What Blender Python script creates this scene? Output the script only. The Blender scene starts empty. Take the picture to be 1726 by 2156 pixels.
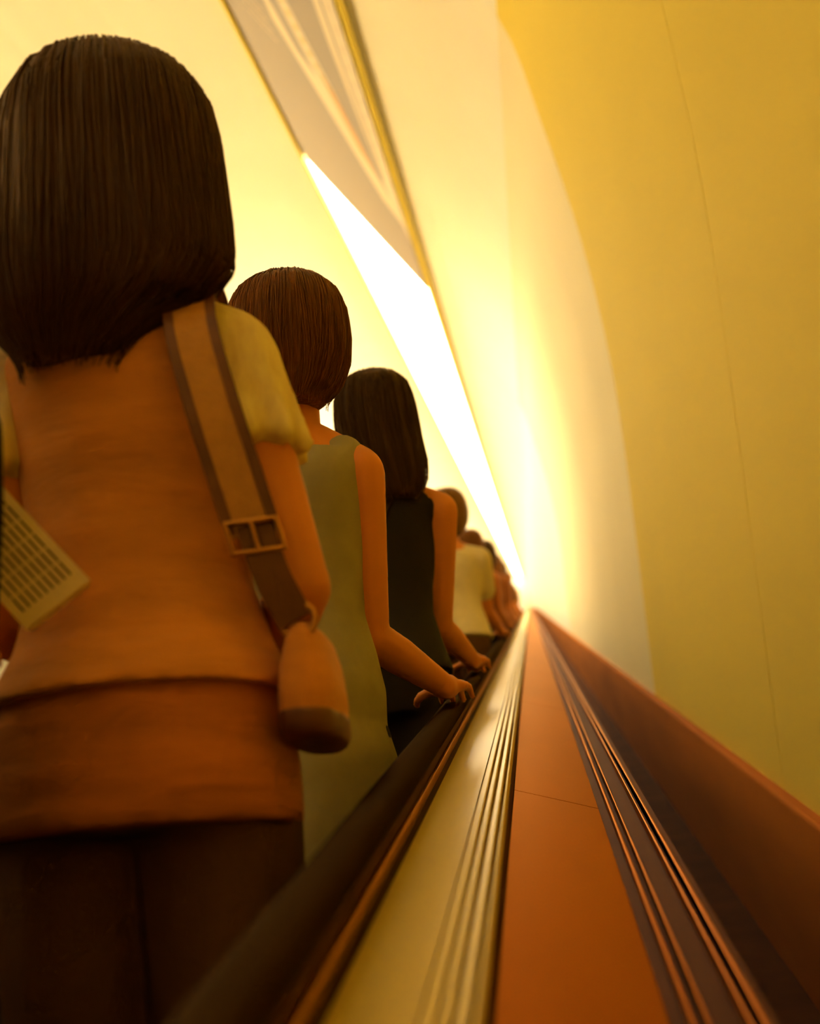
import bpy, bmesh, math, random
from mathutils import Vector, Matrix, noise

random.seed(7)
S = bpy.context.scene
COL = S.collection

# ------------------------------------------------------------------ frame of the incline
TH = math.radians(14.0)                       # slope of the escalator
EYE = Vector((0.0, 0.0, 1.5))                 # where the camera is held
RX = Matrix.Rotation(TH, 4, 'X')


def W(x, s, n):
    """slope coordinates (right, along the slope, away from the slope) -> world"""
    return EYE + (RX @ Vector((x, s, n)))


# ------------------------------------------------------------------ camera
def add_camera():
    cam = bpy.data.cameras.new('camera')
    cam.sensor_fit = 'HORIZONTAL'
    cam.sensor_width = 36.0
    fpx = 2600.0
    cam.lens = 36.0 * fpx / 1726.0
    cam.clip_start = 0.02
    cam.dof.use_dof = True
    cam.dof.focus_distance = 2.0
    cam.dof.aperture_fstop = 4.0
    o = bpy.data.objects.new('camera', cam)
    COL.objects.link(o)
    roll = 0.115
    v = Vector(((1115 - 863) / fpx, -(1270 - 1078) / fpx, -1.0)).normalized()
    up = Vector((-math.sin(roll), math.cos(roll), 0))
    en = (up - v * up.dot(v)).normalized()
    ex = v.cross(en)
    cm = Matrix((ex, v, en)).transposed()     # camera space axes
    wm = RX.to_3x3()                          # world space axes (x, u, n)
    o.matrix_world = Matrix.Translation(EYE) @ (wm @ cm.transposed()).to_4x4()
    S.camera = o


add_camera()

# ------------------------------------------------------------------ light and exposure
S.view_settings.view_transform = 'Standard'
S.view_settings.look = 'None'
S.view_settings.exposure = 1.06
S.view_settings.gamma = 1.0
S.view_settings.use_curve_mapping = False
LAMP_STRENGTH = 9.0
LAMP_COLOR = (1.0, 0.85, 0.56)
ADDED_FILL_STRENGTH = 9.4
ADDED_FILL_COLOR = (1.0, 0.82, 0.46)
FILM_STRENGTH = 0.07
S.cycles.use_adaptive_sampling = True
S.cycles.adaptive_threshold = 0.04
S.cycles.max_bounces = 8
S.cycles.caustics_reflective = False
world = bpy.data.worlds.new('world')
S.world = world
world.use_nodes = True
bg = world.node_tree.nodes['Background']
bg.inputs[0].default_value = (1.0, 0.50, 0.13, 1)
bg.inputs[1].default_value = 0.12


# ------------------------------------------------------------------ materials
def mat(name, col, rough=0.6, metal=0.0, var=0.12, scale=(6, 6, 6), bump=0.0, spec=0.4, detail=4.0,
        sheen=0.0, sss=0.0, tint=None):
    m = bpy.data.materials.new(name)
    m.use_nodes = True
    nt = m.node_tree
    b = nt.nodes['Principled BSDF']
    b.inputs['Roughness'].default_value = rough
    b.inputs['Metallic'].default_value = metal
    b.inputs['Specular IOR Level'].default_value = spec
    if tint:
        b.inputs['Specular Tint'].default_value = tuple(tint) + (1,)
    if sheen:
        b.inputs['Sheen Weight'].default_value = sheen
    if sss:
        b.inputs['Subsurface Weight'].default_value = sss
        b.inputs['Subsurface Scale'].default_value = 0.01
    tc = nt.nodes.new('ShaderNodeTexCoord')
    mp = nt.nodes.new('ShaderNodeMapping')
    mp.inputs['Scale'].default_value = scale
    nz = nt.nodes.new('ShaderNodeTexNoise')
    nz.inputs['Scale'].default_value = 1.0
    nz.inputs['Detail'].default_value = detail
    cr = nt.nodes.new('ShaderNodeValToRGB')
    cr.color_ramp.elements[0].position = 0.3
    cr.color_ramp.elements[1].position = 0.7
    cr.color_ramp.elements[0].color = tuple(c * (1 - var) for c in col) + (1,)
    cr.color_ramp.elements[1].color = tuple(min(1, c * (1 + var)) for c in col) + (1,)
    L = nt.links.new
    L(tc.outputs['Object'], mp.inputs['Vector'])
    L(mp.outputs['Vector'], nz.inputs['Vector'])
    L(nz.outputs['Fac'], cr.inputs['Fac'])
    L(cr.outputs['Color'], b.inputs['Base Color'])
    if bump:
        bp = nt.nodes.new('ShaderNodeBump')
        bp.inputs['Strength'].default_value = bump
        bp.inputs['Distance'].default_value = 0.01
        L(nz.outputs['Fac'], bp.inputs['Height'])
        L(bp.outputs['Normal'], b.inputs['Normal'])
    return m


def glow(name, col, strength):
    m = bpy.data.materials.new(name)
    m.use_nodes = True
    nt = m.node_tree
    b = nt.nodes['Principled BSDF']
    b.inputs['Base Color'].default_value = tuple(min(1, c * 0.8) for c in col) + (1,)
    b.inputs['Roughness'].default_value = 0.5
    b.inputs['Emission Color'].default_value = tuple(col) + (1,)
    b.inputs['Emission Strength'].default_value = strength
    return m


M = {}
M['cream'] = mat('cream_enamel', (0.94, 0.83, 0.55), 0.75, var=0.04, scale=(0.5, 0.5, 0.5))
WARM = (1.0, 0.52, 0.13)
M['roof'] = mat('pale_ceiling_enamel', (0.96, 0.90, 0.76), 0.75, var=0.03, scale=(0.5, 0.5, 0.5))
M['ochre'] = mat('ochre_trim_and_wall_shade', (0.92, 0.71, 0.09), 0.8, var=0.05, scale=(0.6, 0.3, 0.6))  # trim colour; on the near wall panels it stands in for shade
M['joint'] = mat('joint_filler', (0.70, 0.52, 0.12), 0.8, var=0.05)
M['skirting'] = mat('brown_skirting', (0.45, 0.14, 0.014), 0.9, var=0.15, spec=0.1, tint=WARM, scale=(2, 0.6, 4))
M['floor'] = mat('dark_floor', (0.08, 0.024, 0.003), 0.9, var=0.2, spec=0.05)
M['brass'] = mat('satin_brass', (0.97, 0.74, 0.22), 0.40, 0.12, var=0.06, scale=(30, 0.5, 30), spec=0.5)
M['bronze'] = mat('bronze_sheet', (0.34, 0.125, 0.006), 0.36, 0.8, var=0.12, scale=(5, 1.2, 5), spec=0.3, tint=WARM)
M['dark_bronze'] = mat('dark_bronze', (0.10, 0.028, 0.003), 0.7, 0.2, var=0.15, scale=(20, 0.6, 20), spec=0.2, tint=WARM)
M['rib'] = mat('rib_metal', (0.60, 0.30, 0.06), 0.35, 0.6, var=0.08, scale=(20, 0.6, 20), tint=WARM)
M['rubber'] = mat('black_rubber', (0.014, 0.005, 0.001), 0.3, var=0.2, scale=(20, 1, 20), spec=0.3, tint=WARM)
M['ledge'] = mat('dark_ledge', (0.06, 0.022, 0.005), 0.5, 0.1, var=0.25, scale=(40, 0.6, 40), spec=0.15, tint=WARM)
M['step'] = mat('step_aluminium', (0.10, 0.055, 0.025), 0.5, 0.5, var=0.2, scale=(4, 4, 4))
M['lamp'] = glow('lit_diffuser', LAMP_COLOR, LAMP_STRENGTH)
M['added_fill'] = glow('added_fill_diffuser', ADDED_FILL_COLOR, ADDED_FILL_STRENGTH)
M['skin'] = mat('skin', (0.80, 0.27, 0.05), 0.55, var=0.06, scale=(9, 9, 9))
M['eye'] = mat('eye', (0.5, 0.42, 0.33), 0.2, var=0.1)
M['lips'] = mat('lips', (0.5, 0.12, 0.07), 0.4, var=0.1)
M['shoe'] = mat('shoe_leather', (0.03, 0.015, 0.008), 0.4, var=0.2)


# ------------------------------------------------------------------ object helpers
def tag(o, label=None, cat=None, group=None, kind=None):
    if label: o['label'] = label
    if cat: o['category'] = cat
    if group: o['group'] = group
    if kind: o['kind'] = kind
    return o


def empty(name, loc, rotx=0.0, scale=1.0):
    o = bpy.data.objects.new(name, None)
    o.empty_display_size = 0.1
    COL.objects.link(o)
    o.location = loc
    o.rotation_euler = (rotx, 0, 0)
    o.scale = (scale,) * 3
    return o


def link(name, me, m=None, parent=None, loc=(0, 0, 0)):
    if m is not None and not me.materials:
        me.materials.append(m)
    o = bpy.data.objects.new(name, me)
    COL.objects.link(o)
    o.parent = parent
    o.location = loc
    return o


def pyd(name, V, F, m=None, parent=None, loc=(0, 0, 0), smooth=False):
    me = bpy.data.meshes.new(name)
    me.from_pydata([tuple(v) for v in V], [], F)
    bm = bmesh.new()
    bm.from_mesh(me)
    bmesh.ops.recalc_face_normals(bm, faces=bm.faces)
    bm.to_mesh(me)
    bm.free()
    if smooth:
        for p in me.polygons: p.use_smooth = True
    return link(name, me, m, parent, loc)


def prism(prof, s0, s1, off=(0, 0, 0), V=None, F=None, cuts=1):
    """closed (x, n) outline extruded along the slope"""
    V = [] if V is None else V
    F = [] if F is None else F
    b = len(V)
    k = len(prof)
    for i in range(cuts + 1):
        s = s0 + (s1 - s0) * i / cuts
        for x, n in prof:
            V.append((x - off[0], s - off[1], n - off[2]))
    for i in range(cuts):
        for j in range(k):
            a, c = b + i * k + j, b + i * k + (j + 1) % k
            F.append((a, c, c + k, a + k))
    F.append(tuple(b + j for j in range(k - 1, -1, -1)))
    F.append(tuple(b + cuts * k + j for j in range(k)))
    return V, F


def rect(x0, x1, n0, n1):
    return [(x0, n0), (x1, n0), (x1, n1), (x0, n1)]


def arc_rect(x0, x1, n0, n1, r, seg=4):
    """rectangle with rounded upper corners"""
    P = [(x0, n0), (x1, n0)]
    for i in range(seg + 1):
        a = math.pi / 2 * i / seg
        P.append((x1 - r + r * math.cos(a), n1 - r + r * math.sin(a)))
    for i in range(seg + 1):
        a = math.pi / 2 + math.pi / 2 * i / seg
        P.append((x0 + r + r * math.cos(a), n1 - r + r * math.sin(a)))
    return P


def sloped(name, prof, s0, s1, m, parent=None, off=(0, 0, 0), smooth=False, cuts=1):
    V, F = prism(prof, s0, s1, off, cuts=cuts)
    o = pyd(name, V, F, m, parent, smooth=smooth)
    if parent is None:
        o.location = EYE
        o.rotation_euler = (TH, 0, 0)
    return o


# ------------------------------------------------------------------ the tunnel shell
S0, S1 = -3.45, 193.2
RING = 3.45
CTRL = [(0.62, -1.0), (0.62, -0.2), (0.62, 0.7), (0.60, 1.3), (0.52, 2.0), (0.38, 2.7), (0.20, 3.37), (-0.25, 4.0),
        (-0.9, 4.42), (-1.7, 4.55)]
CTRL = CTRL + [(-3.4 - x, n) for x, n in reversed(CTRL[:-1])]


def catmull(P, sub=4):
    out = []
    for i in range(len(P) - 1):
        p0, p1, p2, p3 = P[max(i - 1, 0)], P[i], P[i + 1], P[min(i + 2, len(P) - 1)]
        for k in range(sub):
            t = k / sub
            out.append(tuple(0.5 * (2 * p1[d] + (p2[d] - p0[d]) * t + (2 * p0[d] - 5 * p1[d] + 4 * p2[d] - p3[d]) * t * t
                                    + (3 * p1[d] - p0[d] - 3 * p2[d] + p3[d]) * t ** 3) for d in (0, 1)))
    out.append(P[-1])
    return out


PROF = catmull(CTRL)
NP = len(PROF)
RIGHT = PROF[:25]        # to n = 3.37
ROOF = PROF[24:NP - 24]
LEFT = PROF[NP - 25:]


def thick(P, t):
    """outline of a curved sheet of thickness t outside the profile"""
    out = []
    for i, p in enumerate(P):
        a, b = P[max(i - 1, 0)], P[min(i + 1, len(P) - 1)]
        d = Vector((b[0] - a[0], b[1] - a[1])).normalized()
        out.append((p[0] + d.y * t, p[1] - d.x * t))
    return list(P) + out[::-1]


def shift(P, t):
    out = []
    for i, p in enumerate(P):
        a, b = P[max(i - 1, 0)], P[min(i + 1, len(P) - 1)]
        d = Vector((b[0] - a[0], b[1] - a[1])).normalized()
        out.append((p[0] + d.y * t, p[1] - d.x * t))
    return out


def strip_sheet(name, P, s0, s1, t, m, parent=None, cuts=1):
    V, F = [], []
    Q = thick(P, t)
    k, h = len(Q), len(P)
    for s in (s0, s1):
        for x, n in Q: V.append((x, s, n))
    for j in range(k):
        F.append((j, (j + 1) % k, (j + 1) % k + k, j + k))
    for j in range(h - 1):
        F.append((j, j + 1, k - 2 - j, k - 1 - j))
        F.append((k + j, k + j + 1, k + k - 2 - j, k + k - 1 - j))
    o = pyd(name, V, F, m, parent, smooth=False)
    if parent is None:
        o.location = EYE
        o.rotation_euler = (TH, 0, 0)
    return o


wall_r = strip_sheet('wall_right', shift(RIGHT, 0.02), S0, S1, 0.08, M['joint'])
tag(wall_r, 'panelled wall along the right of the escalator, shade painted in from cream to ochre', kind='structure')
ceil = strip_sheet('ceiling', shift(ROOF, 0.02), S0, S1, 0.08, M['joint'])
tag(ceil, kind='structure')
wall_l = strip_sheet('wall_left', LEFT, S0, S1, 0.08, M['roof'])
tag(wall_l, kind='structure')
nring = int(round((S1 - S0) / RING))
for i in range(nring):
    a, b = S0 + i * RING, S0 + (i + 1) * RING
    shade_tone = 'ochre' if b < 7.0 else ('cream' if b < 21.0 else 'roof')  # nearer panels darker: light falloff along the wall put into panel colour
    for nm, P, par, mm in (('wall_panel', RIGHT[2:15], wall_r, shade_tone),
                           ('wall_panel', RIGHT[14:], wall_r, shade_tone),
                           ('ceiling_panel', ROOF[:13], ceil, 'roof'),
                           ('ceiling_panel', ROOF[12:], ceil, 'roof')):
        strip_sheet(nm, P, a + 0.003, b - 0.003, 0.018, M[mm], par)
fl = sloped('floor', rect(-4.1, 0.7, -1.20, -1.06), S0, S1, M['floor'])
tag(fl, kind='structure')
bb = sloped('baseboard_right', arc_rect(0.585, 0.63, -1.06, -0.57, 0.012), S0, S1, M['skirting'])
tag(bb, kind='structure')
wb = sloped('wall_back', rect(-4.1, 0.75, -1.2, 4.7), S1, S1 + 0.1, M['roof'])
tag(wb, kind='structure')

# ------------------------------------------------------------------ escalator
OFF = (-0.75, -2.0, -0.98)
esc = empty('escalator', W(*OFF), TH)
tag(esc, 'escalator with black rubber handrail, brass deck and bronze outer panels', 'escalator')
E0, E1 = -2.0, 100.0


def epart(name, prof, m, s0=E0, s1=E1, smooth=False, parent=None, label=None):
    o = sloped(name, prof, s0, s1, m, parent or esc, OFF, smooth)
    if label: o['label'] = label
    return o


def rail_profile(cx, top, w, h):
    P = []
    for i in range(13):
        a = math.pi * i / 12
        ca, sa = math.cos(a), math.sin(a)
        P.append((cx + w * math.copysign(abs(ca) ** 0.7, ca), top - h + h * abs(sa) ** 0.8))
    P += [(cx - w * 0.95, top - h - 0.006), (cx - w * 0.55, top - h - 0.008), (cx - w * 0.5, top - h - 0.003),
          (cx + w * 0.5, top - h - 0.003), (cx + w * 0.55, top - h - 0.008), (cx + w * 0.95, top - h - 0.006)]
    return P


def balustrade(mirror):
    f = (lambda P: P) if not mirror else (lambda P: [(-1.5 - x, n) for x, n in P][::-1])
    epart('handrail', f(rail_profile(-0.169, -0.170, 0.0215, 0.014)), M['rubber'], smooth=True, label='black glossy rubber handrail')
    epart('handrail_track', f(rect(-0.186, -0.176, -0.262, -0.184)), M['dark_bronze'])
    epart('inner_ledge', f(arc_rect(-0.220, -0.182, -0.262, -0.212, 0.008)), M['ledge'], label='dark ledge inside the handrail')
    epart('rail_bed', f(rect(-0.180, -0.159, -0.275, -0.251)), M['ledge'], label='dark bed between handrail and brass deck')
    epart('rail_bead', f(arc_rect(-0.1755, -0.1700, -0.275, -0.238, 0.002, 3)), M['rib'], label='thin gold bead beside the handrail')
    epart('ledge_bead', f(rect(-0.205, -0.200, -0.212, -0.208)), M['dark_bronze'])
    epart('ledge_bead', f(rect(-0.215, -0.211, -0.212, -0.207)), M['dark_bronze'])
    epart('inner_panel', f(rect(-0.232, -0.218, -0.90, -0.240)), M['ledge'])
    epart('skirt', f(rect(-0.250, -0.236, -1.02, -0.86)), M['dark_bronze'])
    epart('brass_deck', f(rect(-0.160, -0.0985, -0.275, -0.250)), M['brass'], label='bright brass deck strip beside the handrail')
    for x0, x1 in ((-0.0960, -0.0870), (-0.0845, -0.0775), (-0.0740, -0.0665), (-0.0625, -0.0590)):
        epart('deck_rib', f(arc_rect(x0, x1, -0.275, -0.246, 0.0015, 2)), M['brass'])
    epart('rib_bed', f(rect(-0.099, -0.058, -0.285, -0.262)), M['dark_bronze'])
    epart('outer_fascia', f(rect(0.136, 0.148, -1.05, -0.330)), M['dark_bronze'])
    for x0, x1 in ((0.084, 0.088), (0.096, 0.099), (0.126, 0.129), (0.136, 0.140)):
        epart('edge_rib', f(arc_rect(x0, x1, -0.360, -0.326, 0.0012, 2)), M['bronze'])
    epart('edge_bed', f(rect(0.070, 0.148, -0.365, -0.340)), M['dark_bronze'])
    epart('deck_frame', f(rect(-0.062, 0.072, -0.40, -0.356)), M['ledge'])
    s = 2.0 - 1.8 * 3
    while s < E1:
        a, b = max(s, E0), min(s + 1.8, E1)
        if b - a > 0.1 and (not mirror):
            V = []
            prof = [(-0.058, -0.345), (0.070, -0.364), (0.070, -0.333), (-0.058, -0.292)]
            epart('deck_panel', prof, M['bronze'], a + 0.002, b - 0.002)
        s += 1.8
    if mirror:
        epart('deck_panel', f([(-0.058, -0.345), (0.070, -0.364), (0.070, -0.333), (-0.058, -0.292)]), M['bronze'])


balustrade(False)
balustrade(True)

# steps: one ridged step, copied along the slope
RUN = 0.4
RISE = RUN * math.tan(TH)
SL = RUN / math.cos(TH)
XA, XB = -1.245, -0.255
NT = -0.93                       # level of the middle of each tread


def step_mesh():
    teeth = 44
    V, F = [], []
    top = []
    pw = (XB - XA) / teeth
    for i in range(teeth):
        x = XA + i * pw
        top += [(x, -0.007), (x + pw * 0.3, -0.007), (x + pw * 0.35, 0.0), (x + pw * 0.95, 0.0)]
    top += [(XB, -0.007)]
    k = len(top)
    for y, dz in ((0.2, 0), (-0.2, 0)):
        for x, z in top: V.append((x, y, z + dz))
    for x, z in top: V.append((x, -0.2 + (-0.007 - z) - 0.002 + 0.0, -RISE - 0.02))
    for x, z in top: V.append((x, 0.2, -RISE - 0.02))
    for r in range(3):
        for j in range(k - 1):
            F.append((r * k + j, r * k + j + 1, (r + 1) * k + j + 1, (r + 1) * k + j))
    me = bpy.data.meshes.new('step')
    me.from_pydata(V, [], F)
    me.materials.append(M['step'])
    return me


STEP = step_mesh()
S_STEP0 = 0.12
kmin, kmax = -5, 240
STEPS = []
for k in range(kmin, kmax):
    s = S_STEP0 + k * SL
    o = link('step', STEP, None, esc, (0 - OFF[0], s - OFF[1], NT - OFF[2]))
    o.rotation_euler = (-TH, 0, 0)
    w = W(0, s, NT)
    STEPS.append((w.y, w.z))


def tread_at(y):
    yy, zz = min(STEPS, key=lambda q: abs(q[0] - y))
    return yy, zz


# ------------------------------------------------------------------ ceiling light box with printed film
PN = 4.336
TILT = -0.21                     # the box follows the vault
LX0, LX1 = -1.645, -0.887


def sq(x, s): return (x, s)


lamp = empty('ceiling_light', W(-1.17, 24.0, PN + 0.1), TH)
tag(lamp, 'long glowing ceiling light strip running up the tunnel beyond the poster', 'ceiling light')
LO = (-1.17, 24.0, PN + 0.1)


def plate(name, poly, n0, n1, m, parent, off):
    """polygon in (x, s) given thickness from n0 to n1"""
    k = len(poly)
    g = lambda x: TILT * (x - LX1)
    V = [(x - off[0], s - off[1], n0 + g(x) - off[2]) for x, s in poly] + [(x - off[0], s - off[1], n1 + g(x) - off[2]) for x, s in poly]
    F = [tuple(range(k)), tuple(range(2 * k - 1, k - 1, -1))] + [(j, (j + 1) % k, (j + 1) % k + k, j + k) for j in range(k)]
    return pyd(name, V, F, m, parent)


EA, EB = 16.36, 11.56            # where the film ends on its right and left edge
plate('diffuser', [(LX0, EB), (LX1, EA), (LX1, 193.0), (LX0, 193.0)], PN, PN + 0.03, M['lamp'], lamp, LO)
plate('housing', [(LX0 - 0.03, EB), (LX1 + 0.03, EA), (LX1 + 0.03, 193.0), (LX0 - 0.03, 193.0)], PN + 0.03, PN + 0.05, M['cream'], lamp, LO)
for xx in (LX1 + 0.02, LX1 + 0.05, LX0 - 0.05):
    plate('edge_rail', [(xx, 3.0), (xx + 0.02, 3.0), (xx + 0.02, 193.0), (xx, 193.0)], PN - 0.015, PN + 0.045, M['ochre'], lamp, LO)

# unseen fill light added low on the left wall to brighten ceiling and backs
CO = (-3.75, 40.0, 2.3)
added_fill = empty('added_fill_light', W(*CO), TH)
tag(added_fill, 'unseen fill light added along the left wall behind the queue', 'added fill light')
sloped('diffuser', [(-3.66, 2.20), (-3.50, 2.28), (-3.52, 2.31), (-3.68, 2.24)], -3.3, 193.0, M['added_fill'], added_fill, CO)
sloped('added_fill_trough', [(-3.95, 2.10), (-3.64, 2.16), (-3.44, 2.26), (-3.46, 2.285), (-3.66, 2.19), (-3.95, 2.14)], -3.4, 193.1, M['ochre'], added_fill, CO)

PO = (-1.17, 8.0, PN + 0.1)
post = empty('poster', W(*PO), TH)
tag(post, 'long backlit advertising poster overhead, mauve with cream stripes and an orange flash', 'poster')


def film(name, col, k=1.0):
    return glow(name, col, FILM_STRENGTH * k)


F_MAUVE = film('mauve_print', (0.46, 0.37, 0.27))
F_CREAM = film('cream_print', (0.98, 0.80, 0.50))
F_GOLD = film('gold_print', (0.80, 0.58, 0.16))
F_ORANGE = film('orange_print', (1.0, 0.52, 0.16))
F_PALE = film('pale_print', (0.90, 0.72, 0.46))
NEAR = 3.0


def onx(t): return LX0 + (LX1 - LX0) * t


def end_s(t): return EB + (EA - EB) * t


plate('panel', [(onx(0), NEAR), (onx(1), NEAR), (onx(1), EA - 0.02), (onx(0), EB - 0.02)], PN, PN + 0.03, F_MAUVE, post, PO)
plate('housing', [(onx(0), NEAR), (onx(1), NEAR), (onx(1), EA - 0.05), (onx(0), EB - 0.05)], PN + 0.03, PN + 0.05, M['cream'], post, PO)


def printed(name, pts, m, lay=1):
    plate(name, [(onx(t), s) for t, s in pts], PN - 0.002 * lay, PN - 0.0005, m, post, PO)


# cream bands of the print
printed('cream_stripe', [(0.34, NEAR), (0.50, NEAR), (0.50, 7.5), (0.97, 13.6), (0.80, 12.6), (0.36, 8.6)], F_CREAM)
printed('cream_stripe', [(0.80, NEAR), (1.0, NEAR), (1.0, 14.2), (0.90, 12.8), (0.82, 9.0)], F_CREAM)
printed('mauve_wedge', [(0.40, 7.4), (0.455, 7.9), (0.56, 9.6), (0.47, 9.1), (0.40, 8.3)], F_MAUVE, 2)
printed('orange_flash', [(0.60, 9.4), (0.68, 9.9), (0.84, 12.0), (0.73, 11.2)], F_ORANGE, 2)
printed('grey_line', [(0.86, NEAR), (0.885, NEAR), (0.90, 12.0), (0.885, 12.0)], F_MAUVE, 2)
for i in range(9):          # illegible small print, short strokes
    t = 0.50 + i * 0.018
    s = 8.2 + i * 0.22
    printed('print_stroke', [(t, s), (t + 0.03, s + 0.05), (t + 0.035, s + 0.16), (t + 0.004, s + 0.10)], F_GOLD, 2)
for i in range(14):
    s = 7.0 + i * 0.33
    printed('print_stroke', [(0.92, s), (0.96, s + 0.03), (0.965, s + 0.16), (0.925, s + 0.12)], F_PALE, 2)
for i in range(12):
    s = 6.6 + i * 0.17
    printed('print_stroke', [(0.10 + 0.006 * i, s), (0.24 + 0.006 * i, s + 0.5), (0.24 + 0.006 * i, s + 0.53), (0.10 + 0.006 * i, s + 0.03)], F_PALE, 1)


# ------------------------------------------------------------------ figure modelling
class Blob:
    def __init__(self):
        self.V, self.F = [], []

    def loft(self, rings):
        b = len(self.V)
        k = len(rings[0])
        for r in rings: self.V += [tuple(p) for p in r]
        for i in range(len(rings) - 1):
            for j in range(k):
                a, c = b + i * k + j, b + i * k + (j + 1) % k
                self.F.append((a, c, c + k, a + k))
        self.F.append(tuple(b + j for j in range(k - 1, -1, -1)))
        e = b + (len(rings) - 1) * k
        self.F.append(tuple(e + j for j in range(k)))
        return self

    def cap(self, p0, p1, r0, r1, k=12):
        p0, p1 = Vector(p0), Vector(p1)
        d = (p1 - p0)
        ln = d.length
        d = d.normalized() if ln > 1e-6 else Vector((0, 0, 1))
        a = d.orthogonal().normalized()
        c = d.cross(a)
        rings = []
        for i in range(1, 5):
            t = math.pi / 2 * (1 - i / 4)
            rings.append((p0 - d * r0 * math.sin(t), r0 * math.cos(t)))
        for i in range(0, 4):
            t = math.pi / 2 * i / 4
            rings.append((p1 + d * r1 * math.sin(t), r1 * math.cos(t)))
        self.loft([[q + a * (r * math.cos(2 * math.pi * j / k)) + c * (r * math.sin(2 * math.pi * j / k)) for j in range(k)]
                   for q, r in rings])
        return self

    def ell(self, c, r, rot=None, k=16, m=10):
        c = Vector(c)
        rings = []
        for i in range(1, m):
            t = math.pi * i / m
            ring = []
            for j in range(k):
                p = 2 * math.pi * j / k
                v = Vector((r[0] * math.sin(t) * math.cos(p), r[1] * math.sin(t) * math.sin(p), -r[2] * math.cos(t)))
                if rot is not None: v = rot @ v
                ring.append(c + v)
            rings.append(ring)
        return self.loft(rings)

    def sec(self, secs, k=28, pw=1.0, inf=0.0, wob=0.0, seed=0):
        """horizontal sections (z, rx, ry, cx, cy)"""
        rings = []
        for z, rx, ry, cx, cy in secs:
            ring = []
            for j in range(k):
                p = 2 * math.pi * j / k
                ca, sa = math.cos(p), math.sin(p)
                w = 1 + wob * noise.noise(Vector((ca * 2 + seed, sa * 2, z * 6)))
                ring.append(Vector((cx + (rx + inf) * w * math.copysign(abs(ca) ** pw, ca), cy + (ry + inf) * w * math.copysign(abs(sa) ** pw, sa), z)))
            rings.append(ring)
        return self.loft(rings)

    def mesh(self, name, voxel=0.008, it=4):
        me = bpy.data.meshes.new(name + '_raw')
        me.from_pydata(self.V, [], self.F)
        o = bpy.data.objects.new(name + '_raw', me)
        COL.objects.link(o)
        r = o.modifiers.new('r', 'REMESH')
        r.mode = 'VOXEL'
        r.voxel_size = voxel
        s = o.modifiers.new('s', 'SMOOTH')
        s.factor = 0.5
        s.iterations = it
        dg = bpy.context.evaluated_depsgraph_get()
        out = bpy.data.meshes.new_from_object(o.evaluated_get(dg))
        out.name = name
        bpy.data.objects.remove(o)
        bpy.data.meshes.remove(me)
        for v in out.vertices: v.co.x += BEND * max(0.0, v.co.z - 0.95)
        for p in out.polygons: p.use_smooth = True
        return out


TORSO = [(0.80, 0.135, 0.095, 0, -0.005), (0.86, 0.160, 0.112, 0, -0.014), (0.92, 0.164, 0.112, 0, -0.014), (0.99, 0.148, 0.098, 0, -0.004),
         (1.06, 0.128, 0.086, 0, 0.002), (1.13, 0.130, 0.088, 0, 0.006), (1.20, 0.142, 0.098, 0, 0.008), (1.28, 0.155, 0.102, 0, 0.004),
         (1.325, 0.158, 0.092, 0, -0.004), (1.365, 0.125, 0.074, 0, -0.010), (1.405, 0.070, 0.058, 0, -0.012), (1.43, 0.054, 0.05, 0, -0.010)]


def grip(a, b, L1, L2, pole):
    a, b = Vector(a), Vector(b)
    d = b - a
    D = min(d.length, (L1 + L2) * 0.985)
    d.normalize()
    b = a + d * D
    t = (L1 * L1 - L2 * L2 + D * D) / (2 * D)
    h = math.sqrt(max(L1 * L1 - t * t, 0))
    p = Vector(pole)
    p = (p - d * p.dot(d)).normalized()
    return a + d * t + p * h, b


def add_hand(B, w, d, p, side, curl=0.5, rail=False):
    """w wrist, d direction of the fingers, p direction the palm faces, side towards the thumb"""
    d = d.normalized()
    p = (p - d * p.dot(d)).normalized()
    sd = d.cross(p).normalized()
    if sd.dot(side) < 0: sd = -sd
    R = Matrix((sd, d, p)).transposed()
    B.ell(w + d * 0.045, (0.040, 0.052, 0.015), R)
    B.ell(w + d * 0.03 + sd * 0.018 + p * 0.006, (0.018, 0.032, 0.014), R)
    B.cap(w - d * 0.02, w + d * 0.02, 0.024, 0.026)
    for i, (o, ln) in enumerate(((0.030, 0.92), (0.0105, 1.0), (-0.0095, 0.95), (-0.029, 0.76))):
        q = w + d * (0.085 - 0.006 * abs(i - 1.2)) + sd * o
        ang = curl * 0.35
        r = 0.0088
        dd = (d + sd * (o * 2.2)).normalized()
        for j, seg in enumerate((0.040, 0.027, 0.021)):
            v = dd * math.cos(ang) + p * math.sin(ang)
            n = q + v * (seg * ln)
            B.cap(q, n, r, r * 0.92, 8)
            q, r, ang = n, r * 0.92, ang + curl * 0.75
    q = w + d * 0.028 + sd * 0.030 + p * 0.004
    for j, seg in enumerate((0.038, 0.030, 0.024)):
        v = (sd * (0.75 - 0.28 * j) + d * (0.55 + 0.3 * j) + p * (0.25 + 0.25 * curl * j)).normalized()
        n = q + v * seg
        B.cap(q, n, 0.0115 - 0.0015 * j, 0.010 - 0.0015 * j, 8)
        q = n


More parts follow.
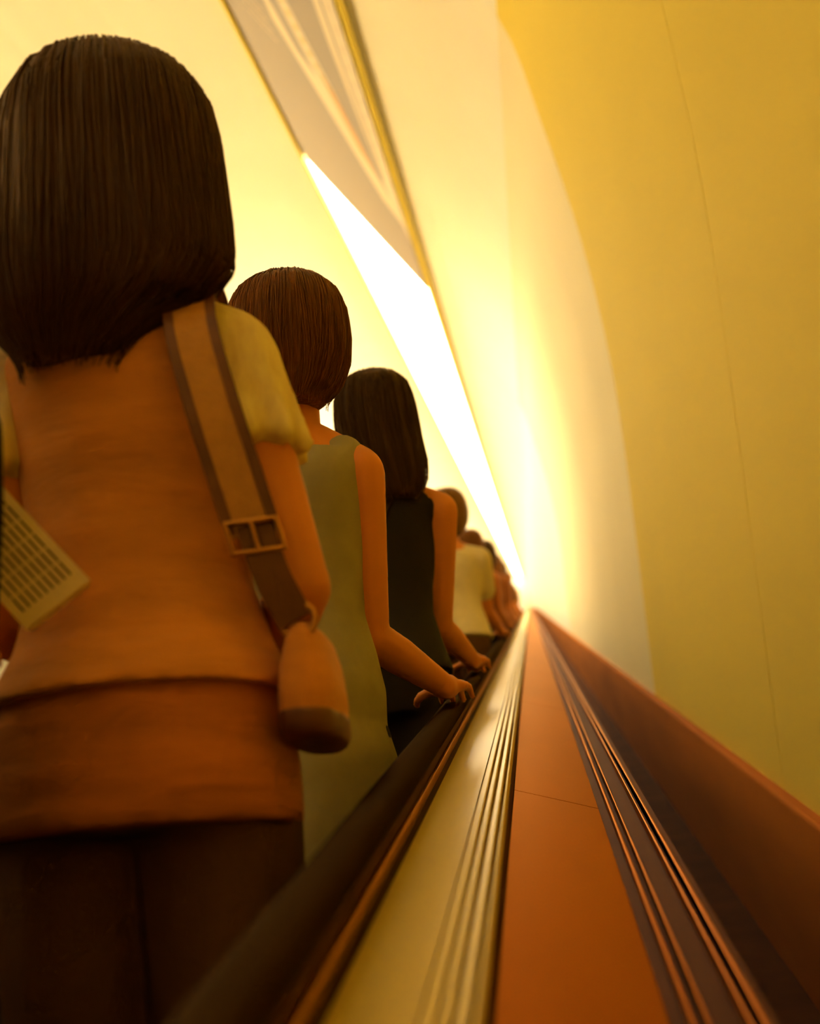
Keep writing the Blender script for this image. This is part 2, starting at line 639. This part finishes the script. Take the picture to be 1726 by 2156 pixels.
def strands(name, parent, secs, m, count, lo, hi, seed=0, flare=0.0, rad=0.0011):
    """fine hair lying on and a little outside a sectioned shape"""
    rnd = random.Random(seed)
    V, F = [], []
    for c in range(count):
        ph = math.radians(rnd.uniform(lo, hi))
        pts = []
        n = 12
        st = rnd.uniform(0.0, 0.35)
        en = rnd.uniform(0.9, 1.06)
        amp = rnd.uniform(-0.06, 0.06)
        out = rnd.uniform(0.001, 0.005)
        for i in range(n):
            t = st + (en - st) * i / (n - 1)
            f = min(t, 1.0) * (len(secs) - 1)
            a = min(int(f), len(secs) - 2)
            w = f - a
            z, rx, ry, cx, cy = (secs[a][q] * (1 - w) + secs[a + 1][q] * w for q in range(5))
            if t > 1: z -= (t - 1) * 0.35
            pp = ph + amp * math.sin(t * 5)
            k = 1 + flare * max(0, t - 0.6)
            pts.append(Vector((cx + (rx + out) * k * math.cos(pp), cy + (ry + out) * k * math.sin(pp), z)))
        b = len(V)
        for i, q in enumerate(pts):
            r = rad * (1 - 0.6 * i / n)
            d = (pts[min(i + 1, n - 1)] - pts[max(i - 1, 0)]).normalized()
            e = d.orthogonal().normalized()
            g = d.cross(e)
            for j in range(3):
                V.append(q + e * r * math.cos(2.094 * j) + g * r * math.sin(2.094 * j))
        for i in range(n - 1):
            for j in range(3):
                F.append((b + i * 3 + j, b + i * 3 + (j + 1) % 3, b + i * 3 + 3 + (j + 1) % 3, b + i * 3 + 3 + j))
    o = pyd(name, V, F, m, parent, smooth=True)
    o['kind'] = 'stuff'
    return o


def hem_of(top):
    return top[2] < 0.8


BEND = 0.0


def person(label, x, sh, nh, hair, top, bottom, arm_r='rail', arm_l='down', voxel=0.008, shoulder_w=1.0, lean=0.0,
           reach=0.30, hand_n=-0.150, hand_x=-0.166, skin='skin', hair_lift=0.045, slim=1.0, sway=0.0, sleeve=None):
    global BEND
    BEND = sway
    crown = W(x, sh, nh)
    torso = [(z, rx * slim, ry, cx, cy) for z, rx, ry, cx, cy in TORSO]
    ty, tz = tread_at(crown.y)
    H = crown.z - tz - hair_lift
    k = H / 1.70
    base = Vector((x, crown.y, tz))
    P = empty('person', base, 0.0, k)
    tag(P, label, 'person')

    def loc(w): return (w - base) / k

    B = Blob()
    # head
    B.ell((0, 0.0, 1.600), (0.074, 0.092, 0.100)).ell((0, 0.030, 1.545), (0.056, 0.066, 0.068)).ell((0, -0.03, 1.615), (0.070, 0.070, 0.078))
    B.cap((0, 0.092, 1.600), (0, 0.110, 1.568), 0.008, 0.013)
    B.ell((0, 0.086, 1.520), (0.024, 0.012, 0.010)).ell((0, 0.078, 1.495), (0.024, 0.018, 0.018))
    for q in (-1, 1):
        B.ell((q * 0.077, -0.008, 1.578), (0.010, 0.020, 0.032))
        B.ell((q * 0.032, 0.080, 1.612), (0.024, 0.012, 0.008))
    B.cap((0, -0.014, 1.38), (0, -0.004, 1.53), 0.056, 0.050)
    B.sec(torso)
    sw = 0.158 * shoulder_w
    # shoulders slope
    for q in (-1, 1):
        B.cap((q * 0.04, -0.012, 1.390), (q * sw, -0.008, 1.328), 0.040, 0.046)
        # legs and feet
        kx = q * 0.082 * slim
        B.cap((kx, -0.005, 0.83), (q * 0.083, 0.015, 0.47), 0.080, 0.054)
        B.cap((q * 0.083, 0.012, 0.46), (q * 0.085, -0.012, 0.32), 0.052, 0.054)
        B.cap((q * 0.085, -0.012, 0.32), (q * 0.087, -0.02, 0.075), 0.054, 0.033)
        B.cap((q * 0.087, -0.035, 0.035), (q * 0.095, 0.10, 0.028), 0.034, 0.030)
        B.cap((q * 0.095, 0.10, 0.026), (q * 0.10, 0.15, 0.022), 0.030, 0.020)
    arms = {}
    for q, pose in ((1, arm_r), (-1, arm_l)):
        sh_p = Vector((q * sw, -0.008, 1.322))
        if pose == 'rail':
            hx = hand_x
            hs = sh + reach
            wr = loc(W(hx, hs, hand_n + 0.018))
            el, wr = grip(sh_p, wr, 0.300, 0.255, (-0.35 * q, -0.4, -1.0))
            hd = (RX.to_3x3() @ Vector((0.08, 1, -0.06)))
            pf = RX.to_3x3() @ Vector((0, 0, -1))
            side = Vector((-q, 0, 0))
            curl = 0.42
        elif pose == 'front':
            wr = Vector((q * 0.10, 0.22, 1.03))
            el, wr = grip(sh_p, wr, 0.285, 0.245, (0.35 * q, -0.8, -0.4))
            hd, pf, side, curl = Vector((-q * 0.8, 0.5, 0.05)), Vector((-0.1 * q, -0.8, 0.0)), Vector((0, 0, 1)), 0.9
        elif isinstance(pose, tuple):
            wr = loc(W(*pose))
            el, wr = grip(sh_p, wr, 0.285, 0.245, (0.5 * q, -0.8, -0.5))
            hd, pf, side, curl = Vector((0.9, 0.4, -0.05)), Vector((0.0, 0.15, -1)), Vector((0, 1, 0.0)), 0.7
        else:
            wr = Vector((q * (sw + 0.055), 0.05, 0.845))
            el, wr = grip(sh_p, wr, 0.285, 0.245, (0.1 * q, -1, 0))
            hd, pf, side, curl = Vector((0, 0.12, -1)), Vector((-q, 0, 0)), Vector((0, 1, 0)), 0.5
        B.cap(sh_p, sh_p.lerp(el, 0.5), 0.049, 0.042).cap(sh_p.lerp(el, 0.5), el, 0.042, 0.035)
        B.cap(el, el.lerp(wr, 0.35), 0.036, 0.036).cap(el.lerp(wr, 0.35), wr, 0.036, 0.024)
        add_hand(B, wr, hd, pf, side, curl)
        arms[q] = (sh_p, el, wr)
    link('body', B.mesh('body', 0.0050 if voxel < 0.008 else min(voxel, 0.0075), 4), M[skin], P)
    if voxel < 0.011:
        for q in (-1, 1):
            e = Blob().ell((q * 0.032, 0.081, 1.598), (0.012, 0.010, 0.009))
            pyd('eye', e.V, e.F, M['eye'], P, smooth=True)
    # trousers or skirt
    bm_, bstyle = bottom
    C = Blob()
    if bstyle == 'skirt':
        C.sec([(z, rx * slim, ry, 0, cy) for z, rx, ry, cy in ((0.52, 0.185, 0.135, 0.0), (0.6, 0.183, 0.136, 0), (0.72, 0.180, 0.134, -0.006), (0.82, 0.178, 0.130, -0.012), (0.90, 0.176, 0.124, -0.014),
               (0.98, 0.160, 0.106, -0.004), (1.02, 0.146, 0.098, 0))], wob=0.035, seed=x * 9)
    else:
        tight = hem_of(top)
        C.sec([(0.79, 0.150 * slim, 0.105, 0, -0.006)] + torso[1:4], inf=0.003 if tight else 0.009)
        for q in (-1, 1):
            C.cap((q * 0.082 * slim, -0.005, 0.83), (q * 0.085, 0.012, 0.47), 0.084 if tight else 0.092, 0.064 if tight else 0.072)
            C.cap((q * 0.085, 0.012, 0.47), (q * 0.09, -0.015, 0.10), 0.072, 0.060)
    link('skirt' if bstyle == 'skirt' else 'trousers', C.mesh('bottoms', voxel, 3), bm_, P)
    # top
    tm, tstyle, hem = top
    C = Blob()
    secs = [(hem, (0.178 if hem > 0.8 else 0.192) * slim, 0.128 if hem > 0.8 else 0.142, 0, -0.012)]
    if hem < 0.8: secs += [(0.70, 0.188 * slim, 0.138, 0, -0.012), (0.80, 0.176 * slim, 0.128, 0, -0.013)]
    secs += [t for t in torso if max(hem + 0.03, 0.81) < t[0] < 1.37]
    if tstyle == 'tank' or tstyle == 'cap':
        secs[-1] = (1.358, 0.112, 0.078, 0, -0.010)
    if tstyle == 'long' and hem < 0.8:
        secs = [(z, max(rx, 0.172 * slim) if z < 1.3 else rx, ry, cx, cy) for z, rx, ry, cx, cy in secs]
    C.sec(secs, inf=0.013, wob=0.04, seed=x * 5 + 3)
    for q in (-1, 1):
        sh_p, el, wr = arms[q]
        C.cap((q * 0.088, -0.012, 1.350), (q * (sw - 0.030), -0.008, 1.325), 0.050, 0.052)
        if tstyle in ('short', 'long', 'cap'):
            e2 = sh_p.lerp(el, {'short': 0.62, 'long': 1.0, 'cap': 0.30}[tstyle])
            D = Blob() if sleeve else C
            D.cap((q * 0.07, -0.012, 1.362), (q * sw, -0.008, 1.326), 0.050, 0.058)
            D.cap(sh_p, e2, 0.060, 0.060 if tstyle != 'long' else 0.052)
            if sleeve:
                for u in range(9):
                    a = 2 * math.pi * u / 9
                    g = Vector((math.cos(a), math.sin(a), 0)) * 0.050
                    D.cap(sh_p + g * 0.8 + Vector((0, 0, 0.02)), e2 + g * 1.15 + Vector((0, 0, -0.03)), 0.012, 0.015, 8)
                link('sleeve', D.mesh('sleeve', voxel, 2), sleeve, P)['label'] = 'pale gathered cap sleeve'
        if tstyle == 'long':
            C.cap(el, wr, 0.052, 0.038)
    link('top', C.mesh('top', voxel, 3), tm, P)
    # shoes
    for q in (-1, 1):
        C = Blob()
        C.cap((q * 0.087, -0.035, 0.040), (q * 0.095, 0.10, 0.034), 0.040, 0.036).cap((q * 0.095, 0.10, 0.032), (q * 0.10, 0.155, 0.027), 0.036, 0.027)
        C.ell((q * 0.087, -0.04, 0.02), (0.036, 0.036, 0.02))
        link('shoe', C.mesh('shoe', max(voxel, 0.009), 2), M['shoe'], P)
    # hair
    hm, hsecs, extra, nst = hair
    C = Blob()
    C.sec(hsecs, wob=0.05, seed=x * 11, k=36)
    for e in extra: C.ell(*e)
    link('hair', C.mesh('hair', voxel, 3), hm, P)
    if nst:
        strands('hair_strands', P, [(a, b, c, d + BEND * (a - 0.95), e) for a, b, c, d, e in hsecs], hm, nst, 165, 375, int(abs(x) * 1000), 0.03)
    return P, k, base, arms


def hairmat(name, col):
    m = mat(name, col, 0.45, var=0.35, scale=(90, 90, 4), bump=0.4, spec=0.4, sheen=0.12, tint=WARM)
    b = m.node_tree.nodes['Principled BSDF']
    b.inputs['Sheen Tint'].default_value = (1.0, 0.55, 0.2, 1)
    b.inputs['Sheen Roughness'].default_value = 0.6
    return m


H_LONG = [(1.748, 0.03, 0.03, 0, -0.01), (1.738, 0.075, 0.075, 0, -0.012), (1.712, 0.108, 0.102, 0, -0.014), (1.67, 0.128, 0.112, 0, -0.02), (1.61, 0.138, 0.108, 0, -0.03),
          (1.54, 0.143, 0.098, 0, -0.042), (1.47, 0.148, 0.088, 0, -0.055), (1.41, 0.148, 0.078, 0, -0.065), (1.365, 0.128, 0.062, -0.005, -0.080), (1.335, 0.092, 0.04, -0.02, -0.095), (1.295, 0.05, 0.022, -0.03, -0.108)]
H_BOB = [(1.738, 0.03, 0.03, 0, -0.01), (1.728, 0.07, 0.07, 0, -0.012), (1.70, 0.098, 0.100, 0, -0.014), (1.66, 0.114, 0.112, 0, -0.02), (1.60, 0.120, 0.110, 0, -0.03),
         (1.54, 0.116, 0.098, 0, -0.035), (1.49, 0.098, 0.080, 0, -0.04), (1.455, 0.07, 0.06, 0, -0.05)]
H_TAIL = [(1.735, 0.03, 0.03, 0, -0.01), (1.722, 0.066, 0.07, 0, -0.012), (1.695, 0.092, 0.097, 0, -0.014), (1.65, 0.106, 0.106, 0, -0.02), (1.59, 0.110, 0.104, 0.005, -0.03),
          (1.52, 0.108, 0.092, 0.015, -0.042), (1.45, 0.105, 0.075, 0.03, -0.060), (1.39, 0.085, 0.05, 0.05, -0.080), (1.34, 0.05, 0.035, 0.065, -0.09)]

hair_black = hairmat('black_hair', (0.030, 0.008, 0.001))
hair_brown = hairmat('brown_hair', (0.16, 0.048, 0.006))
hair_dark = hairmat('dark_brown_hair', (0.018, 0.005, 0.001))
hair_olive = hairmat('olive_brown_hair', (0.16, 0.075, 0.02))
hair_ginger = hairmat('auburn_hair', (0.16, 0.055, 0.012))

c_beige = mat('beige_knit', (0.78, 0.29, 0.04), 0.8, var=0.12, scale=(8, 8, 26), bump=0.7, sheen=0.2)
c_skirt = mat('tan_skirt_cloth', (0.60, 0.18, 0.02), 0.8, var=0.15, scale=(6, 6, 30), bump=0.7)
c_grey = mat('grey_green_cotton', (0.36, 0.31, 0.16), 0.8, var=0.12, scale=(14, 14, 14), bump=0.2)
c_black = mat('black_cloth', (0.012, 0.006, 0.002), 0.8, var=0.2, scale=(14, 14, 14), bump=0.2)
c_navy = mat('navy_cloth', (0.012, 0.016, 0.030), 0.8, var=0.2, scale=(14, 14, 14), bump=0.2)
c_white = mat('cream_shirt', (0.85, 0.70, 0.42), 0.8, var=0.06, scale=(14, 14, 14), bump=0.2)
c_rust = mat('rust_cloth', (0.42, 0.14, 0.03), 0.8, var=0.12, scale=(14, 14, 14), bump=0.2)
c_brown = mat('brown_cloth', (0.14, 0.055, 0.015), 0.8, var=0.15, scale=(14, 14, 14), bump=0.2)
c_amber = mat('amber_cloth', (0.62, 0.30, 0.07), 0.8, var=0.12, scale=(14, 14, 14), bump=0.2)

c_sleeve = mat('pale_gauze', (0.98, 0.72, 0.32), 0.8, var=0.15, scale=(60, 60, 20), bump=0.4)
P1 = person('woman seen from behind with long dark hair, beige top and shoulder bag, nearest the camera', -0.412, 1.48, 0.722,
            (hair_black, H_LONG, [], 420), (c_beige, 'cap', 0.930), (c_brown, 'trousers'), 'front', 'front', 0.0075,
            slim=0.86, sway=-0.05, shoulder_w=0.78, hair_lift=0.05, sleeve=c_sleeve)
C = Blob().sec([(z, rx * 0.88, ry, 0, cy) for z, rx, ry, cy in ((0.795, 0.186, 0.136, -0.008), (0.85, 0.186, 0.136, -0.012), (0.91, 0.180, 0.128, -0.014), (0.98, 0.160, 0.106, -0.004), (1.02, 0.140, 0.094, 0))], wob=0.04, seed=4)
link('skirt', C.mesh('skirt', 0.0075, 3), c_skirt, P1[0])
P2 = person('woman with brown bobbed hair in grey green sleeveless dress, hand on the handrail', -0.372, 2.15, 0.628,
            (hair_brown, H_BOB, [], 260), (c_grey, 'tank', 0.60), (c_black, 'trousers'), 'rail', 'down', 0.0075, reach=0.07,
            slim=0.80, sway=0.01, shoulder_w=0.76, hair_lift=0.05)
P3 = person('woman with dark tied hair and black sleeveless top with a black bag strap', -0.350, 3.10, 0.630,
            (hair_dark, H_TAIL, [((0.075, -0.085, 1.40), (0.03, 0.03, 0.05))], 200), (c_black, 'tank', 0.90), (c_black, 'trousers'), 'rail', 'down', 0.009, reach=0.14,
            slim=0.9, sway=0.03)
P4 = person('person with olive brown hair in a pale cream shirt, just ahead of the black top', -0.370, 6.40, 0.640,
            (hair_olive, H_BOB, [], 0), (c_white, 'short', 0.88), (c_brown, 'trousers'), 'rail', 'down', 0.012, reach=0.2)
P5 = person('person in brown top and dark trousers ahead of the cream shirt', -0.365, 8.6, 0.560,
            (hair_ginger, H_BOB, [], 0), (c_brown, 'tank', 0.88), (c_black, 'trousers'), 'rail', 'down', 0.012, reach=0.2)
P6 = person('person in rust red top far up the escalator', -0.350, 11.0, 0.600,
            (hair_dark, H_BOB, [], 0), (c_rust, 'short', 0.88), (c_brown, 'trousers'), 'rail', 'down', 0.012, reach=0.2)
P7 = person('person in amber top far up the escalator, behind the rust red top', -0.360, 13.6, 0.580,
            (hair_ginger, H_LONG, [], 0), (c_amber, 'tank', 0.88), (c_brown, 'trousers'), 'rail', 'down', 0.014, reach=0.2)
P8 = person('distant person with dark hair and brown short sleeves high on the escalator', -0.360, 17.0, 0.620,
            (hair_dark, H_BOB, [], 0), (c_brown, 'short', 0.88), (c_black, 'trousers'), 'rail', 'down', 0.014, reach=0.2)
P9 = person('farthest person in line, small amber figure near the top', -0.360, 22.0, 0.600,
            (hair_brown, H_BOB, [], 0), (c_amber, 'short', 0.88), (c_brown, 'trousers'), 'rail', 'down', 0.014, reach=0.2)
P0 = person('person in long dark navy coat at the left edge, holding a newspaper', -0.637, 1.16, 0.63,
            (hair_black, H_BOB, [], 0), (c_navy, 'long', 0.35), (c_navy, 'trousers'), (-0.625, 1.10, 0.06), 'down', 0.009, slim=1.12, shoulder_w=0.9)

# earring on the woman in grey green
e = Blob().ell((0.093, 0.0, 1.520), (0.007, 0.007, 0.020))
pyd('earring', e.V, e.F, mat('pearl', (0.9, 0.8, 0.6), 0.15, var=0.05), P2[0], smooth=True)['label'] = 'white drop earring'


# ------------------------------------------------------------------ things that are carried
def ribbon(name, pts, w, t, across, m, parent):
    """flat band through the points; across gives the width direction at each point"""
    V, F = [], []
    n = len(pts)
    for i, p in enumerate(pts):
        p = Vector(p)
        d = (Vector(pts[min(i + 1, n - 1)]) - Vector(pts[max(i - 1, 0)])).normalized()
        a = Vector(across[i] if isinstance(across, list) else across)
        a = (a - d * a.dot(d)).normalized()
        q = d.cross(a)
        for u, v in ((-1, -1), (1, -1), (1, 1), (-1, 1)):
            V.append(p + a * (w / 2 * u) + q * (t / 2 * v))
    for i in range(n - 1):
        for j in range(4):
            F.append((i * 4 + j, i * 4 + (j + 1) % 4, i * 4 + 4 + (j + 1) % 4, i * 4 + 4 + j))
    F += [(3, 2, 1, 0), tuple((n - 1) * 4 + j for j in range(4))]
    return pyd(name, V, F, m, parent)


def spline(P, sub=6):
    P = [Vector(p) for p in P]
    out = []
    for i in range(len(P) - 1):
        p0, p1, p2, p3 = P[max(i - 1, 0)], P[i], P[i + 1], P[min(i + 2, len(P) - 1)]
        for k in range(sub):
            t = k / sub
            out.append(0.5 * (2 * p1 + (p2 - p0) * t + (2 * p0 - 5 * p1 + 4 * p2 - p3) * t * t + (3 * p1 - p0 - 3 * p2 + p3) * t ** 3))
    out.append(P[-1])
    return out


leather = mat('tan_leather', (0.16, 0.05, 0.01), 0.45, var=0.15, scale=(20, 20, 20), bump=0.1)
leather_dark = mat('dark_leather', (0.09, 0.03, 0.008), 0.4, var=0.2, scale=(20, 20, 20), bump=0.1)
leather_gold = mat('golden_webbing', (0.55, 0.25, 0.04), 0.6, var=0.08, scale=(60, 60, 60), bump=0.2)
brassy = mat('buckle_brass', (0.55, 0.26, 0.06), 0.35, 0.9, var=0.05)

kk = P1[1]


def bag_for(person_tuple, label, cloth, strap_mat, edge_mat, w):
    P, k, base, arms = person_tuple
    bag = empty('shoulder_bag', base + Vector((0.20, -0.03, 0.93)) * k, 0, k)
    tag(bag, label, 'bag')
    o = Vector((0.20, -0.03, 0.93))
    path = spline([(0.066, 0.085, 1.33), (0.070, 0.03, 1.408), (0.074, -0.045, 1.404), (0.088, -0.108, 1.32), (0.112, -0.124, 1.22), (0.132, -0.118, 1.14),
                   (0.148, -0.108, 1.075)])
    pts = [p - o for p in path]
    ac = Vector((1, 0.25, 0.15))
    ribbon('strap', pts, w, 0.004, ac, strap_mat, bag)
    for q in (-1, 1):
        pe = [p + ac.normalized() * (w * 0.5 * q) for p in pts]
        ribbon('strap_edge', pe, 0.011, 0.007, ac, edge_mat, bag)
    low = [p - o for p in spline([(0.148, -0.108, 1.085), (0.163, -0.100, 1.03), (0.182, -0.085, 0.985)])]
    ribbon('lower_strap', low, w * 0.8, 0.010, ac, edge_mat, bag)
    B = Blob()
    bc, bu, bv = Vector((0.150, -0.114, 1.07)) - o, Vector((0.96, 0.24, 0.1)) * 0.026, Vector((0.2, 0.2, -0.95)) * 0.016
    for u0, v0, u1, v1 in ((-1, -1, 1, -1), (1, -1, 1, 1), (1, 1, -1, 1), (-1, 1, -1, -1), (0, -1, 0, 1)):
        B.cap(bc + bu * u0 + bv * v0, bc + bu * u1 + bv * v1, 0.003, 0.003, 8)
    pyd('buckle', B.V, B.F, brassy, bag, smooth=True)
    ring = Blob()
    for i in range(12):
        a0, a1 = 2 * math.pi * i / 12, 2 * math.pi * (i + 1) / 12
        c = Vector((0.184, -0.087, 0.985)) - o
        ring.cap(c + Vector((0.018 * math.cos(a0), 0, 0.018 * math.sin(a0))), c + Vector((0.018 * math.cos(a1), 0, 0.018 * math.sin(a1))), 0.004, 0.004, 6)
    pyd('ring', ring.V, ring.F, brassy, bag, smooth=True)
    B = Blob()
    B.sec([(0.872, 0.022, 0.065, 0.0, 0), (0.88, 0.029, 0.074, 0, 0), (0.91, 0.031, 0.076, 0, 0), (0.945, 0.028, 0.072, 0, 0), (0.975, 0.02, 0.066, 0, 0), (0.985, 0.012, 0.058, 0, 0)], pw=0.7, wob=0.06)
    B.V = [Vector(v) + Vector((0.186, -0.03, 0)) - o for v in B.V]
    link('pouch', B.mesh('pouch', 0.006, 3), cloth, bag)
    B = Blob()
    B.sec([(0.866, 0.024, 0.068, 0, 0), (0.874, 0.031, 0.077, 0, 0), (0.896, 0.033, 0.079, 0, 0)], pw=0.7)
    B.V = [Vector(v) + Vector((0.186, -0.03, 0)) - o for v in B.V]
    link('bag_base', B.mesh('bag_base', 0.006, 3), edge_mat, bag)['label'] = 'dark gathered bag base'
    return bag


bag_for(P1, 'tan shoulder bag with wide golden strap on the long haired woman', c_beige, leather_gold, leather, 0.046)

# black bag of the third woman
P, k, base, arms = P3
bg3 = empty('shoulder_bag', base + Vector((-0.19, -0.06, 0.9)) * k, 0, k)
tag(bg3, 'black bag with a wide black strap across the black sleeveless top', 'bag')
o3 = Vector((-0.19, -0.06, 0.9))
pts = [p - o3 for p in spline([(0.10, 0.09, 1.30), (0.085, 0.03, 1.425), (0.075, -0.055, 1.405), (0.0, -0.118, 1.27), (-0.08, -0.118, 1.12), (-0.17, -0.09, 0.98)])]
ribbon('strap', pts, 0.05, 0.004, Vector((1, 0.1, 0.6)), M['rubber'], bg3)
B = Blob().sec([(0.76, 0.03, 0.09, 0, 0), (0.78, 0.045, 0.11, 0, 0), (0.9, 0.045, 0.115, 0, 0), (0.98, 0.03, 0.1, 0, 0), (0.99, 0.02, 0.09, 0, 0)], pw=0.6)
B.V = [Vector(v) + Vector((-0.225, -0.06, 0)) - o3 for v in B.V]
link('pouch', B.mesh('pouch', 0.008, 3), c_black, bg3)

# folded newspaper in the navy person's hand
paper = mat('newsprint', (0.95, 0.70, 0.34), 0.8, var=0.08, scale=(20, 20, 20))
ink = mat('newsprint_ink', (0.16, 0.09, 0.04), 0.8, var=0.1)
np_ = empty('newspaper', W(-0.482, 1.165, 0.085))
tag(np_, 'folded newspaper with printed lines held low at the left edge', 'newspaper')
RN = Matrix.Rotation(math.radians(50), 3, 'Y') @ Matrix.Rotation(math.radians(-12), 3, 'X')


def leafs(i):
    o = i * 0.0022
    V = []
    nx = 8
    for a in range(nx + 1):
        x = -0.12 + 0.17 * a / nx
        bend = 0.006 * math.sin(a / nx * 3)
        for y, z in ((o + bend, -0.038 + 0.001 * i), (o + bend, 0.038 - 0.001 * i), (o + bend + 0.0016, 0.038 - 0.001 * i), (o + bend + 0.0016, -0.038 + 0.001 * i)):
            V.append(RN @ Vector((x, y, z)))
    F = []
    for a in range(nx):
        for j in range(4):
            F.append((a * 4 + j, a * 4 + (j + 1) % 4, a * 4 + 4 + (j + 1) % 4, a * 4 + 4 + j))
    F += [(3, 2, 1, 0), tuple(nx * 4 + j for j in range(4))]
    return V, F


for i in range(5):
    V, F = leafs(i)
    pyd('leaf', V, F, paper, np_)
for i in range(9):
    z = -0.028 + i * 0.007
    for a in range(7):
        x0 = -0.115 + 0.15 * a / 7
        V = []
        for x in (x0, x0 + 0.019):
            y = 0.006 * math.sin((x + 0.12) / 0.17 * 3) - 0.0006
            for zz in (z - 0.0012, z + 0.0012): V.append(RN @ Vector((x, y, zz)))
        pyd('print_line', V, [(0, 1, 3, 2)], ink, np_)
